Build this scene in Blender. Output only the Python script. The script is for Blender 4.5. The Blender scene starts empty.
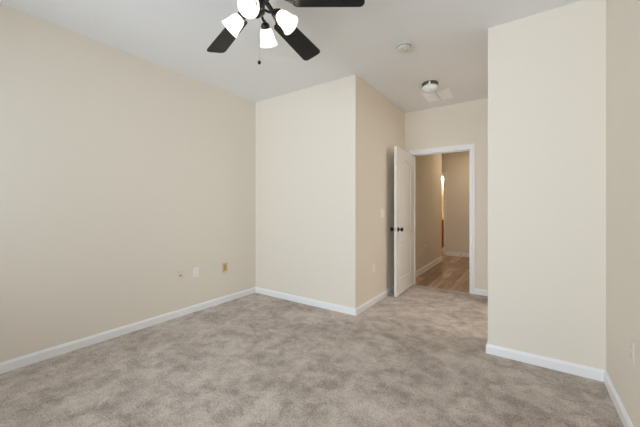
import bpy, bmesh, math, random
from mathutils import Vector, Matrix
C = bpy.context.scene
COL = C.collection
PI = math.pi

# ------------------------------------------------------------------ camera
cam_d = bpy.data.cameras.new('camera'); cam = bpy.data.objects.new('camera', cam_d); COL.objects.link(cam)
EYE = 1.25
YAW = 0.6024
cam.location = (0, 0, EYE)
cam.rotation_euler = (PI / 2, 0, YAW)
cam_d.sensor_width = 36.0
cam_d.lens = 36.0 * 297.96 / 640.0
cam_d.shift_y = -(213.5 - 206.8) / 640.0
cam_d.clip_start = 0.02
C.camera = cam

# ------------------------------------------------------------------ light + exposure
DAY = 10.2          # sky entering by the unseen window placed behind the camera
HALL = 7.4  # power of the added hall light
GLOW = 0.75
SIDE_FILL = 32.0  # power of the light added beside the passage
VAN = 130.0
BULB = 70.0         # fan bulbs
w = bpy.data.worlds.new('sky'); C.world = w; w.use_nodes = True
wb = w.node_tree.nodes['Background']
wb.inputs[0].default_value = (0.785, 0.895, 1.0, 1); wb.inputs[1].default_value = DAY
def area(name, loc, rot, sx, sy, energy, color=(1, 1, 1), portal=False, shape='RECTANGLE'):
    l = bpy.data.lights.new(name, 'AREA'); l.shape = shape; l.size = sx
    if shape == 'RECTANGLE': l.size_y = sy
    l.energy = energy; l.color = color
    o = bpy.data.objects.new(name, l); COL.objects.link(o); o.location = loc; o.rotation_euler = rot
    if portal: l.cycles.is_portal = True
    return o
WX0, WX1, WZ0, WZ1 = -2.7, 0.1, 0.72, 2.42        # unseen window opening, placed behind the camera for daylight
area('window_daylight', ((WX0+WX1)/2, -1.54, (WZ0+WZ1)/2), (PI/2, 0, 0), WX1-WX0, WZ1-WZ0, 1, portal=True)
area('side_room_fill', (1.3, 3.85, 2.70), (0, 0, 0), 0.9, 0.9, SIDE_FILL, (0.97, 0.98, 1.0), shape='DISK')  # added lamp in an invented side room, brightens the passage
area('hall_fill', (-0.80, 7.3, 2.70), (0, 0, 0), 0.6, 0.6, HALL, (1.0, 0.83, 0.58), shape='DISK')  # added light without a fixture, brightens the hall
C.view_settings.view_transform = 'Standard'; C.view_settings.look = 'None'
C.view_settings.exposure = 0.0; C.view_settings.gamma = 1.0
C.view_settings.use_curve_mapping = False
C.cycles.max_bounces = 16; C.cycles.diffuse_bounces = 10
C.cycles.sample_clamp_indirect = 8.0

# ------------------------------------------------------------------ materials
def srgb(r, g, b):
    f = lambda c: (c/255/12.92 if c/255 <= 0.04045 else ((c/255+0.055)/1.055)**2.4)
    return (f(r), f(g), f(b), 1)
def mat(name, col, rough=0.5, metal=0.0, bump=0.0, bscale=200.0, spec=0.5, var=0.0, vscale=3.0, **kw):
    m = bpy.data.materials.new(name); m.use_nodes = True
    nt = m.node_tree; b = nt.nodes['Principled BSDF']
    b.inputs['Base Color'].default_value = col; b.inputs['Roughness'].default_value = rough
    b.inputs['Metallic'].default_value = metal; b.inputs['Specular IOR Level'].default_value = spec
    tc = nt.nodes.new('ShaderNodeTexCoord')
    if bump:
        n = nt.nodes.new('ShaderNodeTexNoise'); n.inputs['Scale'].default_value = bscale; n.inputs['Detail'].default_value = 4
        nt.links.new(tc.outputs['Object'], n.inputs['Vector'])
        bp = nt.nodes.new('ShaderNodeBump'); bp.inputs['Strength'].default_value = bump; bp.inputs['Distance'].default_value = 0.002
        nt.links.new(n.outputs['Fac'], bp.inputs['Height']); nt.links.new(bp.outputs['Normal'], b.inputs['Normal'])
    if var:
        n2 = nt.nodes.new('ShaderNodeTexNoise'); n2.inputs['Scale'].default_value = vscale
        nt.links.new(tc.outputs['Object'], n2.inputs['Vector'])
        mx = nt.nodes.new('ShaderNodeMix'); mx.data_type = 'RGBA'
        mx.inputs[6].default_value = tuple(c*(1-var) for c in col[:3]) + (1,)
        mx.inputs[7].default_value = tuple(min(1, c*(1+var)) for c in col[:3]) + (1,)
        nt.links.new(n2.outputs['Fac'], mx.inputs[0]); nt.links.new(mx.outputs[2], b.inputs['Base Color'])
    for k, v in kw.items(): b.inputs[k.replace('_', ' ')].default_value = v
    return m
M = {}
M['wall'] = mat('beige_wall_paint', srgb(229, 221, 208), 0.7, bump=0.12, bscale=160, spec=0.25)
M['ceil'] = mat('white_ceiling_paint', srgb(238, 239, 240), 0.85, bump=0.25, bscale=90, spec=0.2)
M['trim'] = mat('white_trim_paint', srgb(238, 238, 238), 0.35, bump=0.03, bscale=60)
M['door'] = mat('white_door_paint', srgb(230, 228, 224), 0.4, bump=0.05, bscale=120)
M['plate'] = mat('white_plastic', srgb(240, 237, 231), 0.35, bump=0.02, bscale=300)
M['painted_plate'] = mat('wall_coloured_plate', srgb(223, 216, 205), 0.5, bump=0.03, bscale=300)
M['slot'] = mat('dark_slot', srgb(60, 55, 50), 0.6, var=0.1)
M['yellow'] = mat('yellowed_plate', srgb(208, 186, 136), 0.5, var=0.12, vscale=40)
M['yellow_pale'] = mat('pale_yellow_edge', srgb(226, 213, 182), 0.6, var=0.08, vscale=40)
M['yellow_dark'] = mat('dark_mustard_centre', srgb(182, 158, 106), 0.5, var=0.15, vscale=60)
M['bronze'] = mat('oil_rubbed_bronze', srgb(32, 30, 29), 0.32, metal=0.3, spec=0.4, var=0.2, vscale=30)
M['blade'] = mat('dark_fan_blade', srgb(28, 28, 29), 0.4, spec=0.3, bump=0.06, bscale=120, var=0.1, vscale=20)
M['chrome'] = mat('polished_dark_nickel', srgb(120, 112, 106), 0.15, metal=1.0, var=0.1, vscale=20)
M['steel'] = mat('satin_steel', srgb(190, 188, 184), 0.3, metal=1.0, var=0.08, vscale=20)
M['register'] = mat('white_register_paint', srgb(246, 246, 247), 0.4, var=0.02)
M['smoke'] = mat('offwhite_detector_plastic', srgb(214, 213, 204), 0.45, var=0.03)
M['counter'] = mat('pale_counter', srgb(220, 210, 195), 0.25, var=0.06, vscale=30)
M['rubber'] = mat('grey_rubber', srgb(110, 105, 100), 0.7, var=0.1)

def emis(name, col, strength, base=(1, 1, 1, 1)):
    m = mat(name, base, 0.4, var=0.01); b = m.node_tree.nodes['Principled BSDF']
    b.inputs['Emission Color'].default_value = col; b.inputs['Emission Strength'].default_value = strength
    return m
M['bulb'] = emis('lit_bulb', (1.0, 0.91, 0.78, 1), BULB)
M['bowl'] = mat('white_glass_bowl', srgb(236, 240, 236), 0.2, var=0.02)
M['vbulb'] = emis('lit_vanity_bulb', (1.0, 0.8, 0.55, 1), VAN)

def shade_material():
    m = bpy.data.materials.new('lit_frosted_glass'); m.use_nodes = True; nt = m.node_tree
    b = nt.nodes['Principled BSDF']; out = nt.nodes['Material Output']
    b.inputs['Base Color'].default_value = (0.95, 0.95, 0.94, 1); b.inputs['Roughness'].default_value = 0.3
    b.inputs['Emission Color'].default_value = (1.0, 0.98, 0.94, 1); b.inputs['Emission Strength'].default_value = GLOW
    t = nt.nodes.new('ShaderNodeBsdfTranslucent'); t.inputs[0].default_value = (0.98, 0.96, 0.93, 1)
    n = nt.nodes.new('ShaderNodeTexNoise'); n.inputs['Scale'].default_value = 25
    r = nt.nodes.new('ShaderNodeMapRange'); r.inputs[3].default_value = 0.5; r.inputs[4].default_value = 0.62
    nt.links.new(n.outputs['Fac'], r.inputs[0])
    mx = nt.nodes.new('ShaderNodeMixShader'); nt.links.new(r.outputs[0], mx.inputs[0])
    nt.links.new(b.outputs[0], mx.inputs[1]); nt.links.new(t.outputs[0], mx.inputs[2])
    nt.links.new(mx.outputs[0], out.inputs[0]); return m
M['shade'] = shade_material()

def pane_material():
    m = bpy.data.materials.new('window_glass'); m.use_nodes = True; nt = m.node_tree
    out = nt.nodes['Material Output']; nt.nodes.remove(nt.nodes['Principled BSDF'])
    t = nt.nodes.new('ShaderNodeBsdfTransparent'); g = nt.nodes.new('ShaderNodeBsdfGlossy'); g.inputs['Roughness'].default_value = 0.02
    lw = nt.nodes.new('ShaderNodeFresnel'); lw.inputs[0].default_value = 1.45
    mx = nt.nodes.new('ShaderNodeMixShader')
    nt.links.new(lw.outputs[0], mx.inputs[0]); nt.links.new(t.outputs[0], mx.inputs[1]); nt.links.new(g.outputs[0], mx.inputs[2])
    nt.links.new(mx.outputs[0], out.inputs[0]); return m
M['pane'] = pane_material()

def carpet_material():
    m = bpy.data.materials.new('beige_cut_pile_carpet'); m.use_nodes = True; nt = m.node_tree; L = nt.links.new
    b = nt.nodes['Principled BSDF']; b.inputs['Roughness'].default_value = 0.95; b.inputs['Specular IOR Level'].default_value = 0.1
    b.inputs['Sheen Weight'].default_value = 0.25; b.inputs['Sheen Roughness'].default_value = 0.6
    tc = nt.nodes.new('ShaderNodeTexCoord')
    def noise(scale, detail, rough=0.5, dist=0.0, vec=None):
        n = nt.nodes.new('ShaderNodeTexNoise'); n.inputs['Scale'].default_value = scale; n.inputs['Detail'].default_value = detail
        n.inputs['Roughness'].default_value = rough; n.inputs['Distortion'].default_value = dist
        L(vec or tc.outputs['Object'], n.inputs['Vector']); return n
    def rng(src, a, bb, c, d):
        r = nt.nodes.new('ShaderNodeMapRange'); r.inputs[1].default_value = a; r.inputs[2].default_value = bb
        r.inputs[3].default_value = c; r.inputs[4].default_value = d; L(src, r.inputs[0]); return r.outputs[0]
    mp = nt.nodes.new('ShaderNodeMapping'); mp.inputs['Rotation'].default_value = (0, 0, 0.6); mp.inputs['Scale'].default_value = (1.0, 1.35, 1.0)
    L(tc.outputs['Object'], mp.inputs['Vector'])
    big = noise(2.3, 6, 0.68, 0.5, mp.outputs[0])           # nap brushed one way or the other
    mid = noise(8.5, 6, 0.7, 0.35)
    fine = noise(85, 2, 0.85)                      # tufts
    a = rng(big.outputs['Fac'], 0.42, 0.58, 0.0, 1.0); c = rng(mid.outputs['Fac'], 0.40, 0.60, 0.0, 1.0); d = rng(fine.outputs['Fac'], 0.30, 0.70, 0.0, 1.0)
    def math_(op, x, y):
        n = nt.nodes.new('ShaderNodeMath'); n.operation = op
        for i, v in enumerate((x, y)):
            if isinstance(v, (int, float)): n.inputs[i].default_value = v
            else: L(v, n.inputs[i])
        return n.outputs[0]
    s = math_('ADD', math_('ADD', math_('MULTIPLY', a, 0.23), math_('MULTIPLY', c, 0.26)), math_('MULTIPLY', d, 0.51))
    cr = nt.nodes.new('ShaderNodeValToRGB')
    cr.color_ramp.elements[0].position = 0.12; cr.color_ramp.elements[0].color = srgb(126, 110, 96)
    cr.color_ramp.elements[1].position = 0.88; cr.color_ramp.elements[1].color = srgb(212, 199, 187)
    L(s, cr.inputs[0]); L(cr.outputs[0], b.inputs['Base Color'])
    bp = nt.nodes.new('ShaderNodeBump'); bp.inputs['Strength'].default_value = 0.7; bp.inputs['Distance'].default_value = 0.006
    L(math_('ADD', math_('MULTIPLY', d, 0.7), math_('MULTIPLY', c, 0.6)), bp.inputs['Height']); L(bp.outputs['Normal'], b.inputs['Normal'])
    return m
M['carpet'] = carpet_material()

def plank_material():
    m = bpy.data.materials.new('brown_plank_floor'); m.use_nodes = True; nt = m.node_tree; L = nt.links.new
    b = nt.nodes['Principled BSDF']; b.inputs['Roughness'].default_value = 0.38
    tc = nt.nodes.new('ShaderNodeTexCoord')
    mp = nt.nodes.new('ShaderNodeMapping'); mp.inputs['Rotation'].default_value = (0, 0, PI/2)
    L(tc.outputs['Object'], mp.inputs['Vector'])
    br = nt.nodes.new('ShaderNodeTexBrick'); br.inputs['Scale'].default_value = 1.0
    br.inputs['Brick Width'].default_value = 1.2; br.inputs['Row Height'].default_value = 0.16; br.inputs['Mortar Size'].default_value = 0.002
    br.inputs['Color1'].default_value = srgb(166, 134, 108); br.inputs['Color2'].default_value = srgb(214, 186, 160); br.inputs['Mortar'].default_value = srgb(80, 62, 50)
    L(mp.outputs[0], br.inputs['Vector'])
    m2 = nt.nodes.new('ShaderNodeMapping'); m2.inputs['Scale'].default_value = (6, 1.0, 1); L(tc.outputs['Object'], m2.inputs['Vector'])
    n = nt.nodes.new('ShaderNodeTexNoise'); n.inputs['Scale'].default_value = 3; n.inputs['Detail'].default_value = 6; L(m2.outputs[0], n.inputs['Vector'])
    mx = nt.nodes.new('ShaderNodeMix'); mx.data_type = 'RGBA'; mx.blend_type = 'MULTIPLY'; mx.inputs[0].default_value = 0.75
    cr = nt.nodes.new('ShaderNodeValToRGB'); cr.color_ramp.elements[0].position = 0.3; cr.color_ramp.elements[1].position = 0.7
    cr.color_ramp.elements[0].color = (0.45, 0.42, 0.4, 1); cr.color_ramp.elements[1].color = (1, 1, 1, 1)
    L(n.outputs['Fac'], cr.inputs[0]); L(br.outputs['Color'], mx.inputs[6]); L(cr.outputs[0], mx.inputs[7]); L(mx.outputs[2], b.inputs['Base Color'])
    return m
M['plank'] = plank_material()
def wood_material():
    m = bpy.data.materials.new('orange_oak'); m.use_nodes = True; nt = m.node_tree; L = nt.links.new
    b = nt.nodes['Principled BSDF']; b.inputs['Roughness'].default_value = 0.4
    tc = nt.nodes.new('ShaderNodeTexCoord'); mp = nt.nodes.new('ShaderNodeMapping'); mp.inputs['Scale'].default_value = (14, 14, 1.5); L(tc.outputs['Object'], mp.inputs['Vector'])
    n = nt.nodes.new('ShaderNodeTexNoise'); n.inputs['Scale'].default_value = 2; n.inputs['Detail'].default_value = 5; L(mp.outputs[0], n.inputs['Vector'])
    cr = nt.nodes.new('ShaderNodeValToRGB'); cr.color_ramp.elements[0].color = srgb(150, 84, 42); cr.color_ramp.elements[1].color = srgb(190, 118, 62)
    L(n.outputs['Fac'], cr.inputs[0]); L(cr.outputs[0], b.inputs['Base Color']); return m
M['oak'] = wood_material()

# ------------------------------------------------------------------ helpers
def obj(name, bm, material, parent=None, smooth=False, auto=None):
    bmesh.ops.remove_doubles(bm, verts=bm.verts, dist=1e-6)
    bmesh.ops.recalc_face_normals(bm, faces=bm.faces)
    me = bpy.data.meshes.new(name); bm.to_mesh(me); bm.free()
    me.materials.append(M[material])
    if smooth:
        for p in me.polygons: p.use_smooth = True
        if auto is not None: me.set_sharp_from_angle(angle=math.radians(auto))
    o = bpy.data.objects.new(name, me); COL.objects.link(o)
    if parent: o.parent = parent
    return o
def add_box(bm, x0, x1, y0, y1, z0, z1, bevel=0.0, seg=2):
    r = bmesh.ops.create_cube(bm, size=1.0)
    vs = r['verts']
    for v in vs:
        v.co = Vector(((x0+x1)/2 + v.co.x*(x1-x0), (y0+y1)/2 + v.co.y*(y1-y0), (z0+z1)/2 + v.co.z*(z1-z0)))
    if bevel:
        es = list({e for v in vs for e in v.link_edges})
        r = bmesh.ops.bevel(bm, geom=es, offset=bevel, segments=seg, affect='EDGES', profile=0.5)
        vs = list({v for f in r['faces'] for v in f.verts} | {v for v in vs if v.is_valid})
    return vs
def box(*a, **k):
    bm = bmesh.new(); add_box(bm, *a, **k); return bm
def add_lathe(bm, prof, n=32, mtx=None, cap=True):
    """prof: (radius, z) pairs, turned about local z."""
    rings = []
    for r, z in prof:
        if r < 1e-6: rings.append([bm.verts.new((0, 0, z))])
        else: rings.append([bm.verts.new((r*math.cos(2*PI*i/n), r*math.sin(2*PI*i/n), z)) for i in range(n)])
    for a, b in zip(rings, rings[1:]):
        for i in range(n):
            j = (i+1) % n
            if len(a) == 1 and len(b) == 1: continue
            if len(a) == 1: bm.faces.new((a[0], b[i], b[j]))
            elif len(b) == 1: bm.faces.new((a[i], a[j], b[0]))
            else: bm.faces.new((a[i], a[j], b[j], b[i]))
    if cap:
        for ring in (rings[0], rings[-1]):
            if len(ring) > 1: bm.faces.new(ring)
    if mtx is not None:
        bmesh.ops.transform(bm, matrix=mtx, verts=[v for r in rings for v in r])
def lathe(*a, **k):
    bm = bmesh.new(); add_lathe(bm, *a, **k); return bm
def add_tube(bm, pts, rad, n=10, cap=True):
    pts = [Vector(p) for p in pts]; rings = []
    for i, p in enumerate(pts):
        t = (pts[min(i+1, len(pts)-1)] - pts[max(i-1, 0)]).normalized()
        u = t.cross(Vector((0, 0, 1)))
        if u.length < 1e-3: u = t.cross(Vector((1, 0, 0)))
        u.normalize(); v = t.cross(u)
        r = rad[i] if isinstance(rad, (list, tuple)) else rad
        rings.append([bm.verts.new(p + r*(math.cos(2*PI*k/n)*u + math.sin(2*PI*k/n)*v)) for k in range(n)])
    for a, b in zip(rings, rings[1:]):
        for k in range(n): bm.faces.new((a[k], a[(k+1) % n], b[(k+1) % n], b[k]))
    if cap: bm.faces.new(rings[0]); bm.faces.new(rings[-1])
def tube(*a, **k):
    bm = bmesh.new(); add_tube(bm, *a, **k); return bm
def add_prism(bm, pts, z0, z1):
    a = [bm.verts.new((x, y, z0)) for x, y in pts]; b = [bm.verts.new((x, y, z1)) for x, y in pts]
    bm.faces.new(a); bm.faces.new(b); n = len(pts)
    for i in range(n): bm.faces.new((a[i], a[(i+1) % n], b[(i+1) % n], b[i]))
def struct(name, bm, material, parent=None, label=None, **k):
    o = obj(name, bm, material, parent, **k)
    if parent is None: o['kind'] = 'structure'; o['label'] = label or name.replace('_', ' '); o['category'] = name.split('_')[0]
    return o
def thing(name, label, cat, loc=(0, 0, 0), rz=0.0, group=None):
    o = bpy.data.objects.new(name, None); COL.objects.link(o); o.empty_display_size = 0.05
    o.location = loc; o.rotation_euler = (0, 0, rz); o['label'] = label; o['category'] = cat
    if group: o['group'] = group
    return o

# ------------------------------------------------------------------ measures of the place
H = 2.7746
XL, XR, YB = -3.247, 0.478, -1.40          # left wall, right wall, wall behind the camera
YC, XK, YD = 3.058, -1.607, 4.779          # closet front, passage left side, door wall
XB, YF = -0.2616, 2.913                    # right block corner, its front
T = 0.12
YH, YE, XH = 4.899, 8.2, -0.45             # hall side of door wall, hall end wall, hall right wall
DX0, DX1, DZ = -1.472, -0.657, 2.082       # clear door opening
HE = 7.38                                  # hall left wall ends here

# ------------------------------------------------------------------ setting
struct('floor', box(XL-T, XR+T, YB-T, YD+0.02, -0.1, 0), 'carpet', label='beige cut-pile carpet with brushed nap patches')
struct('floor_hall', box(-3.2, 0.6, YD+0.02, 10.7, -0.1, -0.004), 'plank', label='brown wood-look plank floor of the hall')
struct('ceiling', box(XL-T, XR+T, YB-T, YH, H, H+0.1), 'ceil', label='white painted bedroom ceiling')
struct('ceiling_hall', box(-3.2, 0.6, YH, 10.7, H, H+0.1), 'ceil', label='white ceiling of the hall')
struct('wall_left', box(XL-T, XL, YB-T, YC+T, 0, H), 'wall', label='long beige wall on the left')
struct('wall_center', box(XL, XK, YC, YC+T, 0, H), 'wall', label='beige closet front wall in the middle')
struct('wall_passage_left', box(XK-T, XK, YC+T, YH, 0, H), 'wall', label='beige side wall leading to the open door')
struct('wall_right', box(XR, XR+T, YB-T, YF, 0, H), 'wall', label='beige wall at the right edge')
struct('wall_front_right', box(XB, XR+T, YF, YF+T, 0, H), 'wall', label='beige wall face right of the doorway passage')
SY0, SY1 = 3.25, 4.30                       # unseen opening into the side room, both added to light the passage
bm = bmesh.new()
add_box(bm, XB, XB+T, YF+T, SY0, 0, H); add_box(bm, XB, XB+T, SY1, YH, 0, H); add_box(bm, XB, XB+T, SY0, SY1, 2.6, H)
struct('wall_passage_right', bm, 'wall', label='right side of the passage with an unseen opening added to let light in')
struct('wall_added_room_right', box(1.9, 1.9+T, YF, YH, 0, H), 'wall', label='far wall of the added side room')
struct('wall_added_room_near', box(XR+T, 1.9, YF, YF+T, 0, H), 'wall', label='near wall of the added side room')
struct('wall_added_room_back', box(XB, 1.9, YD, YH, 0, H), 'wall', label='back wall of the added side room')
struct('floor_added_room', box(XR+T, 2.1, YB, YD+0.02, -0.1, 0), 'carpet', label='beige carpet of the added side room')
struct('ceiling_added_room', box(XR+T, 2.1, YF, YH, H, H+0.1), 'ceil', label='white ceiling of the added side room')
J = 0.018
bm = bmesh.new()
add_box(bm, XK, DX0-J, YD, YH, 0, H); add_box(bm, DX1+J, XB, YD, YH, 0, H); add_box(bm, DX0-J, DX1+J, YD, YH, DZ+J, H)
struct('wall_far', bm, 'wall', label='beige wall around the open doorway')
bm = bmesh.new()
add_box(bm, XL, WX0, YB-T, YB, 0, H); add_box(bm, WX1, XR, YB-T, YB, 0, H)
add_box(bm, WX0, WX1, YB-T, YB, 0, WZ0); add_box(bm, WX0, WX1, YB-T, YB, WZ1, H)
struct('wall_back', bm, 'wall', label='wall behind the camera with a window placed for daylight')
# hall and the room beyond it
struct('wall_hall_left', box(XK-T, XK, YH, HE, 0, H), 'wall', label='tan left wall of the hall')
struct('wall_hall_right', box(XH, XH+T, YH, YE+T, 0, H), 'wall', label='right wall of the hall')
BX0, BX1 = -2.52, -1.738                   # far doorway in the hall end wall
bm = bmesh.new()
add_box(bm, -3.0, BX0, YE, YE+T, 0, H); add_box(bm, BX1, XH, YE, YE+T, 0, H); add_box(bm, BX0, BX1, YE, YE+T, 2.07, H)
struct('wall_hall_end', bm, 'wall', label='beige end wall of the hall')
struct('wall_hall_recess', box(-3.0, XK-T, HE-T, HE, 0, H), 'wall', label='return wall at the end of the hall')
struct('wall_hall_recess_left', box(-3.0-T, -3.0, HE-T, 10.55, 0, H), 'wall', label='left wall of the hall recess')
struct('wall_bath_back', box(-3.0, -1.0, 10.45, 10.45+T, 0, H), 'wall', label='back wall of the far lit room')
struct('wall_bath_right', box(-1.0, -1.0+T, YE+T, 10.55, 0, H), 'wall', label='right wall of the far lit room')

# baseboards: a moulded profile run along each wall with mitred corners (room is on the right of the walk)
PROF = [(0.0, 0.0), (0.014, 0.0), (0.014, 0.060), (0.0115, 0.068), (0.0075, 0.074), (0.0065, 0.080), (0.0, 0.080)]
def baseboards(names, pts, prof=PROF, material='trim', z=0.0):
    n = len(pts); P = [Vector(p) for p in pts]
    nor = []
    for a, b in zip(P, P[1:]):
        d = (b-a).normalized(); nor.append(Vector((d.y, -d.x)))
    off = [nor[0]]
    for i in range(1, n-1):
        s = nor[i-1] + nor[i]; off.append(s * (1.0 / (1.0 + nor[i-1].dot(nor[i]))))
    off.append(nor[-1])
    for i, name in enumerate(names):
        bm = bmesh.new(); rings = []
        for k in (i, i+1):
            rings.append([bm.verts.new((P[k].x + off[k].x*o, P[k].y + off[k].y*o, z + h)) for o, h in prof])
        m = len(prof)
        for q in range(m): bm.faces.new((rings[0][q], rings[0][(q+1) % m], rings[1][(q+1) % m], rings[1][q]))
        bm.faces.new(rings[0]); bm.faces.new(rings[1])
        struct(name, bm, material, label='white baseboard along the ' + name.replace('baseboard_', '').replace('_', ' ') + ' wall')
CW = 0.066                                  # casing width
baseboards(['baseboard_back_left', 'baseboard_left', 'baseboard_center', 'baseboard_passage_left', 'baseboard_far_left'],
           [(-1.0, YB), (XL, YB), (XL, YC), (XK, YC), (XK, YD), (DX0-CW, YD)])
baseboards(['baseboard_far_right', 'baseboard_passage_far'], [(DX1+CW, YD), (XB, YD), (XB, SY1)])
baseboards(['baseboard_passage_right', 'baseboard_front_right', 'baseboard_right', 'baseboard_back'],
           [(XB, SY0), (XB, YF), (XR, YF), (XR, YB), (-1.0, YB)])
PROF2 = [(0.0, 0.0), (0.024, 0.0), (0.024, 0.012), (0.014, 0.022), (0.014, 0.085), (0.008, 0.094), (0.0, 0.1)]
baseboards(['baseboard_hall_left', 'baseboard_hall_recess'], [(XK, YH), (XK, HE), (-3.0, HE)][0:2] + [(XK, HE)][:0] + [(XK-1.2, HE)], PROF2, z=-0.004)
baseboards(['baseboard_hall_end', 'baseboard_hall_right'], [(BX1+CW, YE), (XH, YE), (XH, YH)], PROF2, z=-0.004)

# door casings (mitred, with a raised outer band) and jamb
def casing(name, x0, x1, zt, y, side, cw=CW, label=''):
    """side -1: stands proud towards -y."""
    prof = [(0.0, 0.0), (0.0, 0.009), (cw*0.12, 0.011), (cw*0.55, 0.012), (cw*0.7, 0.017), (cw, 0.017), (cw, 0.0)]
    path = [(x0, 0.0, -1, 0), (x0, zt, -1, 1), (x1, zt, 1, 1), (x1, 0.0, 1, 0)]
    bm = bmesh.new(); rings = []
    for px, pz, ox, oz in path:
        rings.append([bm.verts.new((px + ox*a, y + side*b, pz + oz*a*1.15)) for a, b in prof])
    m = len(prof)
    for A, B in zip(rings, rings[1:]):
        for q in range(m): bm.faces.new((A[q], A[(q+1) % m], B[(q+1) % m], B[q]))
    bm.faces.new(rings[0]); bm.faces.new(rings[-1])
    return struct(name, bm, 'trim', label=label)
casing('trim_1', DX0, DX1, DZ, YD, -1, label='white casing around the open doorway')
casing('trim_2', DX0, DX1, DZ, YH, 1, label='white casing on the hall side of the doorway')
casing('trim_3', BX0, BX1, 2.07, YE, -1, label='white casing of the far lit doorway')
bm = bmesh.new()
add_box(bm, DX0-J, DX0, YD, YH, 0, DZ); add_box(bm, DX1, DX1+J, YD, YH, 0, DZ); add_box(bm, DX0-J, DX1+J, YD, YH, DZ, DZ+J)
add_box(bm, DX0, DX0+0.011, YD+0.045, YD+0.08, 0, DZ); add_box(bm, DX1-0.011, DX1, YD+0.045, YD+0.08, 0, DZ); add_box(bm, DX0, DX1, YD+0.045, YD+0.08, DZ-0.011, DZ)
jamb = struct('trim_4', bm, 'trim', label='white door jamb with stop strip')
sp = obj('strike_plate', box(DX1-0.0015, DX1+0.0005, YD+0.006, YD+0.036, 0.90, 0.96, bevel=0.0006), 'steel', jamb); sp['label'] = 'metal strike plate'
obj('latch_hole', box(DX1-0.0022, DX1-0.001, YD+0.012, YD+0.028, 0.915, 0.945), 'slot', sp)
bm = bmesh.new()
add_box(bm, BX1-0.0, BX1+0.001, YE, YE+T, 0, 2.07); add_box(bm, BX0-0.001, BX0, YE, YE+T, 0, 2.07); add_box(bm, BX0, BX1, YE, YE+T, 2.069, 2.07)
struct('trim_5', bm, 'trim', label='white jamb of the far lit doorway')

# unseen window, placed behind the camera as the daylight source
def make_window(name, label, loc, rz, wd, hh, mullion):
    win = thing(name, label, 'window', loc, rz); win['kind'] = 'structure'
    hw = wd/2; fr = 0.05
    bm = bmesh.new()
    add_box(bm, -hw, -hw+fr, -0.04, 0.04, 0, hh); add_box(bm, hw-fr, hw, -0.04, 0.04, 0, hh)
    add_box(bm, -hw+fr, hw-fr, -0.04, 0.04, 0, fr); add_box(bm, -hw+fr, hw-fr, -0.04, 0.04, hh-fr, hh)
    bays = [(-hw+fr, hw-fr)]
    if mullion:
        add_box(bm, -0.03, 0.03, -0.04, 0.04, fr, hh-fr); bays = [(-hw+fr, -0.03), (0.03, hw-fr)]
    for a, b in bays: add_box(bm, a, b, -0.03, 0.03, hh/2-0.02, hh/2+0.02)
    obj('window_frame', bm, 'trim', win)
    for a, b in bays:
        for c, d in ((fr, hh/2-0.02), (hh/2+0.02, hh-fr)):
            bm = bmesh.new(); bm.faces.new([bm.verts.new(q) for q in ((a, 0, c), (b, 0, c), (b, 0, d), (a, 0, d))]); obj('pane', bm, 'pane', win)
    obj('window_sill', box(-hw-0.04, hw+0.04, T/2, T/2+0.05, -0.03, 0, bevel=0.006), 'trim', win)
make_window('window_1', 'unseen white framed window placed behind the camera for daylight', ((WX0+WX1)/2, YB-T/2, WZ0), 0, WX1-WX0, WZ1-WZ0, True)

# ------------------------------------------------------------------ the open door
DW, DT, DH = 0.785, 0.035, 2.072
door = thing('door_1', 'white two-panel arched door standing open into the room with black knobs', 'door', (DX0+0.004, YD-0.020, 0.010), math.radians(-89.0))
door['kind'] = 'structure'
# local: x from hinge to free edge, y thickness (0..-DT), z up.  Closed it would lie along +x.
def outline(x0, x1, z0, z1, rise, i, depth_sign, n=14):
    pts = [(x0+i, z0+i), (x1-i, z0+i)]
    w_ = x1-x0-2*i
    for k in range(n+1):
        t = k/n; x = x1-i - w_*t
        pts.append((x, z1-i-(rise if rise else 0) + (rise*(math.sin(PI*t)**1.3) if rise else 0)))
    return pts
def door_leaf():
    bm = bmesh.new()
    panels = [(0.125, DW-0.125, 0.215, 0.735, 0.0), (0.125, DW-0.125, 0.885, 1.935, 0.085)]
    for face_y, s in ((0.0, -1), (-DT, 1)):
        outer = [bm.verts.new((x, face_y, z)) for x, z in ((0, 0), (DW, 0), (DW, DH), (0, DH))]
        edges = [bm.edges.new((outer[i], outer[(i+1) % 4])) for i in range(4)]
        for pn in panels:
            prev = None
            for inset, dep in ((0.0, 0.0), (0.010, 0.010), (0.030, 0.010), (0.050, 0.003)):
                ring = [bm.verts.new((x, face_y + s*dep, z)) for x, z in outline(*pn, inset, s)]
                m = len(ring)
                if prev is None: edges += [bm.edges.new((ring[i], ring[(i+1) % m])) for i in range(m)]
                else:
                    for i in range(m): bm.faces.new((prev[i], prev[(i+1) % m], ring[(i+1) % m], ring[i]))
                prev = ring
            bm.faces.new(prev)
        bmesh.ops.triangle_fill(bm, edges=edges, use_beauty=True, normal=(0, 1, 0))
    for a, b in (((0, 0), (DW, 0)), ((DW, 0), (DW, DH)), ((DW, DH), (0, DH)), ((0, DH), (0, 0))):
        bm.faces.new([bm.verts.new(q) for q in ((a[0], 0, a[1]), (b[0], 0, b[1]), (b[0], -DT, b[1]), (a[0], -DT, a[1]))])
    return bm
obj('door_leaf', door_leaf(), 'door', door)
KZ = 0.925
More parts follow.
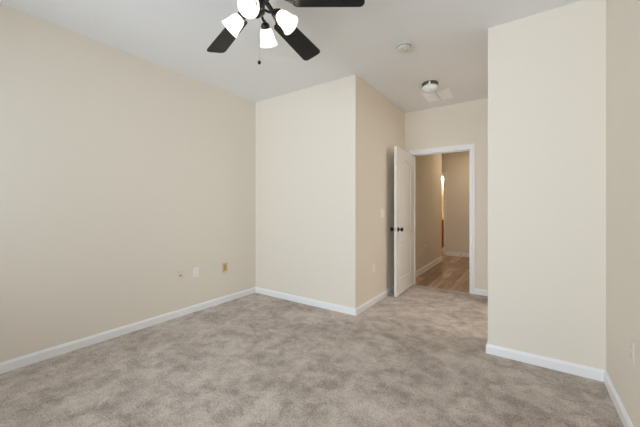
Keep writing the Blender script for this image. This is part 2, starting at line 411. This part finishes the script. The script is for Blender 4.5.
for s in (1, -1):
    base_y = 0.0 if s == 1 else -DT
    mt = Matrix.Translation((DW-0.06, base_y, KZ)) @ Matrix.Rotation(-s*PI/2, 4, 'X')
    kn = obj('door_knob', lathe([(0, 0.028), (0.011, 0.028), (0.012, 0.036), (0.022, 0.042), (0.028, 0.052), (0.028, 0.060), (0.022, 0.069), (0.010, 0.073), (0, 0.0735)], 24, mt), 'bronze', door, smooth=True)
    obj('rose', lathe([(0, 0), (0.033, 0), (0.033, 0.004), (0.028, 0.009), (0.012, 0.012), (0.0105, 0.03), (0, 0.03)], 24, mt), 'bronze', kn, smooth=True, auto=40)
lp = obj('latch_plate', box(DW-0.0005, DW+0.0012, -DT+0.005, -0.005, KZ-0.029, KZ+0.029, bevel=0.0005), 'steel', door)
obj('latch_bolt', box(DW, DW+0.010, -DT/2-0.006, -DT/2+0.006, KZ-0.008, KZ+0.008, bevel=0.002), 'steel', lp)
for z in (0.2, 1.02, 1.85):
    hg = obj('hinge', lathe([(0, 0), (0.006, 0), (0.006, 0.09), (0, 0.09)], 12, Matrix.Translation((0.010, -DT-0.004, z-0.045))), 'bronze', door, smooth=True, auto=40)
    obj('hinge_pin', lathe([(0, 0), (0.0045, 0), (0.0045, 0.005), (0, 0.007)], 10, Matrix.Translation((0.010, -DT-0.004, z+0.045))), 'bronze', hg)

# ------------------------------------------------------------------ ceiling fan
FX, FY = -1.423, 1.354
fan = thing('ceiling_fan', 'dark bronze five-blade ceiling fan with four lit white glass shades', 'ceiling fan', (FX, FY, H))
obj('canopy', lathe([(0, 0), (0.075, 0), (0.078, -0.012), (0.066, -0.03), (0.05, -0.036), (0, -0.036)], 40), 'bronze', fan, smooth=True, auto=40)
obj('motor_housing', lathe([(0, -0.03), (0.05, -0.03), (0.09, -0.036), (0.112, -0.05), (0.122, -0.075), (0.122, -0.105), (0.116, -0.112), (0.116, -0.120), (0.108, -0.130), (0.085, -0.142), (0.07, -0.146), (0, -0.146)], 48), 'bronze', fan, smooth=True, auto=30)
obj('flywheel', lathe([(0, -0.146), (0.082, -0.146), (0.082, -0.166), (0, -0.166)], 40), 'bronze', fan, smooth=True, auto=30)
obj('switch_housing', lathe([(0, -0.166), (0.05, -0.166), (0.054, -0.172), (0.054, -0.205), (0.048, -0.212), (0.05, -0.222), (0.05, -0.268), (0.038, -0.281), (0.022, -0.288), (0.018, -0.298), (0.01, -0.306), (0, -0.308)], 36), 'bronze', fan, smooth=True, auto=30)
BZ, R_TIP, PITCH, A0, DROOP = -0.220, 0.688, -0.265, 1.638, 0.105
def blade_shape():
    """outline in (along, across)."""
    pts = []; r0 = 0.225; w0, w1 = 0.064, 0.081
    def corner(cx, cy, r, a0, a1, n=6):
        for k in range(n+1):
            a = a0 + (a1-a0)*k/n; pts.append((cx + r*math.cos(a), cy + r*math.sin(a)))
    corner(R_TIP-0.032, -w1+0.032, 0.032, -PI/2, 0)
    corner(R_TIP-0.032, w1-0.032, 0.032, 0, PI/2)
    corner(r0+0.03, w0-0.03, 0.03, PI/2, PI)
    corner(r0+0.03, -w0+0.03, 0.03, PI, 1.5*PI)
    return pts
for k in range(5):
    A = A0 + k*2*PI/5
    mt = Matrix.Rotation(A, 4, 'Z') @ Matrix.Translation((0.3, 0, BZ)) @ Matrix.Rotation(DROOP, 4, 'Y') @ Matrix.Translation((-0.3, 0, 0)) @ Matrix.Rotation(PITCH, 4, 'X')
    bm = bmesh.new(); add_prism(bm, blade_shape(), -0.003, 0.003)
    es = [e for e in bm.edges if abs(e.verts[0].co.z - e.verts[1].co.z) < 1e-6]
    bmesh.ops.bevel(bm, geom=es, offset=0.0012, segments=1, affect='EDGES')
    bmesh.ops.transform(bm, matrix=mt, verts=bm.verts)
    bl = obj('blade', bm, 'blade', fan)
    # iron: a curved arm and a forked medallion plate screwed under the blade
    bm = bmesh.new()
    add_prism(bm, [(0.205, -0.020), (0.235, -0.040), (0.275, -0.044), (0.305, -0.030), (0.318, 0.0), (0.305, 0.030), (0.275, 0.044), (0.235, 0.040), (0.205, 0.020)], -0.008, -0.003)
    add_prism(bm, [(0.225, -0.015), (0.245, -0.028), (0.275, -0.031), (0.295, -0.02), (0.304, 0.0), (0.295, 0.02), (0.275, 0.031), (0.245, 0.028), (0.225, 0.015)], -0.011, -0.008)
    for sx, sy in ((0.25, -0.02), (0.25, 0.02), (0.285, 0.0)):
        add_lathe(bm, [(0, -0.014), (0.004, -0.013), (0.005, -0.011), (0, -0.011)], 10, Matrix.Translation((sx, sy, 0)), cap=False)
    bmesh.ops.transform(bm, matrix=mt, verts=bm.verts)
    b2 = bmesh.new()
    pa = [(0.06, 0, -0.156), (0.10, 0, -0.158), (0.14, 0, -0.172), (0.17, 0, -0.196), (0.20, 0, -0.213), (0.24, 0, -0.222)]
    add_tube(b2, pa, [0.012, 0.012, 0.011, 0.011, 0.012, 0.009], 8)
    for v in b2.verts: v.co.y *= 1.6
    bmesh.ops.transform(b2, matrix=Matrix.Rotation(A, 4, 'Z'), verts=b2.verts)
    me = bpy.data.meshes.new('tmp'); b2.to_mesh(me); b2.free(); bm.from_mesh(me); bpy.data.meshes.remove(me)
    obj('blade_iron', bm, 'bronze', bl, smooth=True, auto=30)
TILT = math.radians(46)
for k in range(4):
    A = math.radians(28) + k*PI/2
    rot = Matrix.Translation((0.014, 0.009, 0)) @ Matrix.Rotation(A, 4, 'Z')
    bm = bmesh.new()
    add_tube(bm, [(0.035, 0, -0.260), (0.062, 0, -0.274), (0.082, 0, -0.274), (0.100, 0, -0.263), (0.108, 0, -0.261), (0.114, 0, -0.272), (0.120, 0, -0.284)], 0.0085, 10)
    neck = Matrix.Translation((0.113, 0, -0.280)) @ Matrix.Rotation(-TILT, 4, 'Y')     # local -z points out and down
    add_lathe(bm, [(0, 0.012), (0.014, 0.012), (0.024, 0.004), (0.030, -0.006), (0.030, -0.024), (0.026, -0.026), (0.0, -0.026)], 24, neck)
    bmesh.ops.transform(bm, matrix=rot, verts=bm.verts)
    arm = obj('light_arm', bm, 'bronze', fan, smooth=True, auto=40)
    prof_o = [(0.0275, -0.012), (0.030, -0.022), (0.037, -0.034), (0.044, -0.052), (0.047, -0.072), (0.051, -0.094), (0.057, -0.115), (0.064, -0.130)]
    prof = prof_o + [(r-0.003, z) for r, z in reversed(prof_o)]
    bm = bmesh.new(); add_lathe(bm, prof + [prof[0]], 32, neck, cap=False)
    bmesh.ops.transform(bm, matrix=rot, verts=bm.verts)
    obj('glass_shade', bm, 'shade', arm, smooth=True)
    bm = bmesh.new()
    add_lathe(bm, [(0, -0.026), (0.012, -0.028), (0.013, -0.045), (0.022, -0.062), (0.027, -0.080), (0.023, -0.095), (0.012, -0.103), (0, -0.106)], 20, neck)
    bmesh.ops.transform(bm, matrix=rot, verts=bm.verts)
    obj('light_bulb', bm, 'bulb', arm, smooth=True)
bm = bmesh.new()
cx, cy = 0.011, 0.008
z = -0.292
while z > -0.580:
    add_lathe(bm, [(0, 0.0019), (0.0016, 0), (0, -0.0019)], 6, Matrix.Translation((cx, cy, z)), cap=False); z -= 0.0042
add_tube(bm, [(cx, cy, -0.288), (cx, cy, -0.584)], 0.0007, 6)
pc = obj('pull_chain', bm, 'steel', fan)
obj('pull_knob', lathe([(0, -0.580), (0.004, -0.581), (0.009, -0.586), (0.0115, -0.593), (0.010, -0.600), (0.005, -0.605), (0, -0.606)], 18, Matrix.Translation((cx, cy, 0))), 'bronze', pc, smooth=True)

# ------------------------------------------------------------------ other ceiling things
sd = thing('smoke_detector', 'round off-white smoke detector on the ceiling right of the fan', 'smoke detector', (-0.945, 2.775, H))
obj('mounting_base', lathe([(0, 0), (0.066, 0), (0.068, -0.004), (0.068, -0.011), (0, -0.011)], 36), 'smoke', sd, smooth=True, auto=30)
obj('cover', lathe([(0, -0.011), (0.064, -0.011), (0.065, -0.024), (0.060, -0.032), (0.048, -0.038), (0.02, -0.040), (0, -0.040)], 36), 'smoke', sd, smooth=True, auto=40)
bm = bmesh.new()
for i in range(16):
    a = 2*PI*i/16
    vs = add_box(bm, 0.0625, 0.0662, -0.009, 0.009, -0.0215, -0.0145)
    bmesh.ops.rotate(bm, verts=vs, cent=(0, 0, 0), matrix=Matrix.Rotation(a, 3, 'Z'))
obj('vent_slots', bm, 'rubber', sd)
obj('test_button', lathe([(0, -0.039), (0.011, -0.039), (0.011, -0.042), (0, -0.043)], 18, Matrix.Translation((0.02, -0.01, 0))), 'plate', sd)

fl = thing('ceiling_light', 'small round flush ceiling light with white bowl and shiny dark band near the doorway', 'ceiling light', (-0.965, 3.80, H))
obj('pan', lathe([(0, 0), (0.092, 0), (0.095, -0.005), (0.095, -0.030), (0.090, -0.040), (0, -0.040)], 48), 'chrome', fl, smooth=True, auto=30)
obj('bowl', lathe([(0, -0.038), (0.088, -0.038), (0.093, -0.050), (0.091, -0.068), (0.078, -0.090), (0.053, -0.105), (0.025, -0.112), (0, -0.113)], 48), 'bowl', fl, smooth=True)
for k in range(3):
    bm = bmesh.new(); add_box(bm, 0.090, 0.0985, -0.008, 0.008, -0.054, -0.004, bevel=0.002)
    bmesh.ops.rotate(bm, verts=bm.verts, cent=(0, 0, 0), matrix=Matrix.Rotation(math.radians(-78) + k*2*PI/3, 3, 'Z'))
    cl = obj('band_glint', bm, 'bowl', fl); cl['label'] = 'small white tab imitating a highlight on the dark band'  # white tabs stand in for the bright reflection breaking the band

vent = thing('air_register', 'white square two-way air register on the ceiling beyond the round light', 'vent', (-0.975, 4.27, H))
bm = bmesh.new(); s_ = 0.178; e_ = 0.016
for a in ((-s_, s_, -s_, -s_+e_), (-s_, s_, s_-e_, s_), (-s_, -s_+e_, -s_+e_, s_-e_), (s_-e_, s_, -s_+e_, s_-e_), (-0.014, 0.014, -s_+e_, s_-e_)):
    add_box(bm, *a, -0.006, 0)
obj('register_frame', bm, 'register', vent)
for sgn in (-1, 1):
    bm = bmesh.new(); n_ = 11; st = (2*s_-2*e_)/n_
    for i in range(n_):
        y = -s_+e_ + (i+0.5)*st
        vs = add_box(bm, min(sgn*0.016, sgn*(s_-e_)), max(sgn*0.016, sgn*(s_-e_)), y-0.017, y+0.017, -0.0075, -0.006)
        bmesh.ops.rotate(bm, verts=vs, cent=(0, y, -0.007), matrix=Matrix.Rotation(-0.5, 3, 'X'))
    bmesh.ops.translate(bm, verts=bm.verts, vec=(0, 0, -0.004))
    obj('louvers', bm, 'register', vent)
obj('damper_lever', box(-0.006, 0.006, -s_+0.018, -s_+0.03, -0.020, -0.006, bevel=0.001), 'register', vent)

# ------------------------------------------------------------------ plates on the walls (built facing +x)
def plate_body(wd=0.072, ht=0.116, th=0.0055):
    bm = bmesh.new(); vs = add_box(bm, 0, th, -wd/2, wd/2, -ht/2, ht/2, bevel=0.0022, seg=2); return bm
def screw(parent, z, th=0.0055, material='plate'):
    o = obj('screw', lathe([(0, 0), (0.0032, 0), (0.0030, 0.0008), (0, 0.0012)], 10, Matrix.Translation((th-0.0001, 0, z)) @ Matrix.Rotation(PI/2, 4, 'Y')), material, parent)
def outlet(name, label, loc, rz=0.0, material='plate', group=None):
    t = thing(name, label, 'outlet', loc, rz, group)
    obj('cover_plate', plate_body(), material, t)
    for z in (0.0195, -0.0195):
        bm = bmesh.new()
        pts = [(0.0168*math.cos(a), 0.0168*math.sin(a)) for a in [2*PI*i/28 for i in range(28)]]
        pts = [(x, max(-0.0135, min(0.0135, y))) for x, y in pts]
        add_prism(bm, pts, 0.0, 0.0016)
        bmesh.ops.transform(bm, matrix=Matrix.Translation((0.0055, 0, z)) @ Matrix(((0, 0, 1, 0), (1, 0, 0, 0), (0, 1, 0, 0), (0, 0, 0, 1))), verts=bm.verts)
        rc = obj('receptacle', bm, material, t)
        bm = bmesh.new()
        for y, hgt in ((-0.0062, 0.0040), (0.0062, 0.0033)): add_box(bm, 0.0068, 0.0073, y-0.0011, y+0.0011, z+0.002-hgt, z+0.002+hgt)
        add_box(bm, 0.0068, 0.0073, -0.0022, 0.0022, z-0.0105, z-0.0065)
        obj('slots', bm, 'slot', rc)
    screw(t, 0.0, material=material)
    return t
jk = thing('cable_plate', 'wall-coloured cable plate with a small dark jack, leftmost on the left wall', 'wall plate', (XL, 1.90, 0.465))
obj('cover_plate', plate_body(), 'painted_plate', jk)
ja = obj('jack', lathe([(0, 0), (0.0075, 0), (0.0075, 0.003), (0.0048, 0.004), (0.0048, 0.011), (0, 0.011)], 16, Matrix.Translation((0.0054, 0, 0)) @ Matrix.Rotation(PI/2, 4, 'Y')), 'slot', jk, smooth=True, auto=30); ja['label'] = 'small dark jack'
for z in (0.042, -0.042): screw(jk, z, material='painted_plate')
outlet('wall_outlet', 'white outlet on the left wall, between the jack plate and the yellow plate', (XL, 2.10, 0.468))
yp = thing('yellowed_wall_plate', 'mustard yellow wall plate on the left wall nearest the far corner', 'wall plate', (XL, 2.512, 0.45))
bm = bmesh.new(); add_box(bm, 0, 0.003, -0.040, 0.040, -0.078, 0.072, bevel=0.0012); bp_ = obj('backing', bm, 'yellow_pale', yp); bp_['label'] = 'pale yellow backing'
obj('cover_plate', box(0.003, 0.009, -0.036, 0.036, -0.046, 0.058, bevel=0.0022), 'yellow', yp)
obj('insert', box(0.009, 0.0115, -0.0165, 0.0165, -0.028, 0.040, bevel=0.001), 'yellow_dark', yp)
outlet('wall_outlet', 'white outlet low on the passage side wall left of the open door', (XK, 3.56, 0.462))
sw = thing('light_switch', 'white light switch on the passage wall above the outlet, left of the door', 'light switch', (XK, 3.85, 1.162))
obj('cover_plate', plate_body(0.116, 0.116), 'plate', sw)
for y in (-0.023, 0.023):
    tg = obj('toggle_surround', box(0.0053, 0.0066, y-0.006, y+0.006, -0.013, 0.013), 'plate', sw)
    bm = bmesh.new(); vs = add_box(bm, 0.006, 0.018, y-0.0042, y+0.0042, -0.0045, 0.0045, bevel=0.0012)
    bmesh.ops.rotate(bm, verts=bm.verts, cent=(0.006, y, 0), matrix=Matrix.Rotation(-0.45, 3, 'Y'))
    obj('toggle', bm, 'plate', tg)
for y in (-0.023, 0.023):
    obj('screw', lathe([(0, 0), (0.0032, 0), (0.003, 0.0008), (0, 0.0012)], 10, Matrix.Translation((0.0054, y, 0.03)) @ Matrix.Rotation(PI/2, 4, 'Y')), 'plate', sw)
outlet('wall_outlet', 'wall-coloured outlet on the right wall at the photo edge', (XR, 2.275, 0.472), PI, 'painted_plate')
outlet('wall_outlet', 'outlet on the tan hall wall with a plug in it', (XK, 5.88, 0.47), 0, 'painted_plate')
pg = thing('plug_adapter', 'small white plug with a short cord in the hall outlet', 'plug', (XK+0.0075, 5.905, 0.49))
obj('plug_body', box(0.0, 0.032, -0.022, 0.026, -0.022, 0.034, bevel=0.005), 'plate', pg, smooth=True, auto=40)
obj('cord', tube([(0.016, -0.020, -0.01), (0.020, -0.045, -0.02), (0.018, -0.062, -0.05), (0.012, -0.068, -0.09), (0.008, -0.070, -0.13)], 0.003, 8), 'plate', pg, smooth=True)

# door stop on the hall end baseboard
ds = thing('door_stop', 'small door stop on the baseboard of the hall end wall', 'door stop', (-1.327, YE-0.014, 0.04))
bm = bmesh.new(); rot = Matrix.Rotation(PI/2, 4, 'X')
add_lathe(bm, [(0, 0), (0.012, 0), (0.012, 0.006), (0.006, 0.008), (0.006, 0.055), (0, 0.055)], 14, rot)
obj('stem', bm, 'steel', ds, smooth=True, auto=40)
obj('bumper', lathe([(0, 0.055), (0.010, 0.055), (0.011, 0.066), (0.008, 0.072), (0, 0.073)], 14, rot), 'rubber', ds, smooth=True, auto=40)

# ------------------------------------------------------------------ far lit room: vanity and its lamp
vn = thing('bathroom_vanity', 'orange-brown wooden vanity glimpsed through the far doorway', 'vanity', (-2.35, 10.16, 0))
obj('cabinet_body', box(-0.6, 0.6, -0.26, 0.27, 0.08, 0.83, bevel=0.003), 'oak', vn)
obj('toe_kick', box(-0.58, 0.58, -0.20, 0.27, 0.0, 0.08), 'oak', vn)
obj('countertop', box(-0.62, 0.62, -0.29, 0.27, 0.83, 0.865, bevel=0.006), 'counter', vn)
for x in (-0.39, 0.0, 0.39):
    bm = bmesh.new(); add_box(bm, x-0.185, x+0.185, -0.279, -0.26, 0.12, 0.80, bevel=0.004); add_box(bm, x-0.12, x+0.12, -0.284, -0.278, 0.19, 0.73, bevel=0.003)
    dd = obj('cabinet_door', bm, 'oak', vn)
    obj('knob', lathe([(0, 0), (0.006, 0), (0.006, 0.012), (0.014, 0.018), (0.012, 0.026), (0, 0.029)], 14, Matrix.Translation((x+0.155, -0.279, 0.72)) @ Matrix.Rotation(PI/2, 4, 'X')), 'steel', dd, smooth=True)
vl = thing('vanity_light', 'bright lit vanity lamp seen at the top of the far doorway', 'lamp', (-2.26, 10.45, 2.16))
obj('lamp_bar', box(-0.32, 0.32, -0.03, 0, -0.05, 0.05, bevel=0.004), 'steel', vl)
for x in (-0.21, 0.0, 0.21):
    so = obj('socket', lathe([(0, 0.03), (0.022, 0.03), (0.022, 0.055), (0, 0.055)], 18, Matrix.Translation((x, 0, 0)) @ Matrix.Rotation(PI/2, 4, 'X')), 'steel', vl, smooth=True, auto=40)
    bm = bmesh.new(); bmesh.ops.create_uvsphere(bm, u_segments=18, v_segments=12, radius=0.045, matrix=Matrix.Translation((x, -0.098, 0)))
    obj('light_bulb', bm, 'vbulb', so, smooth=True)
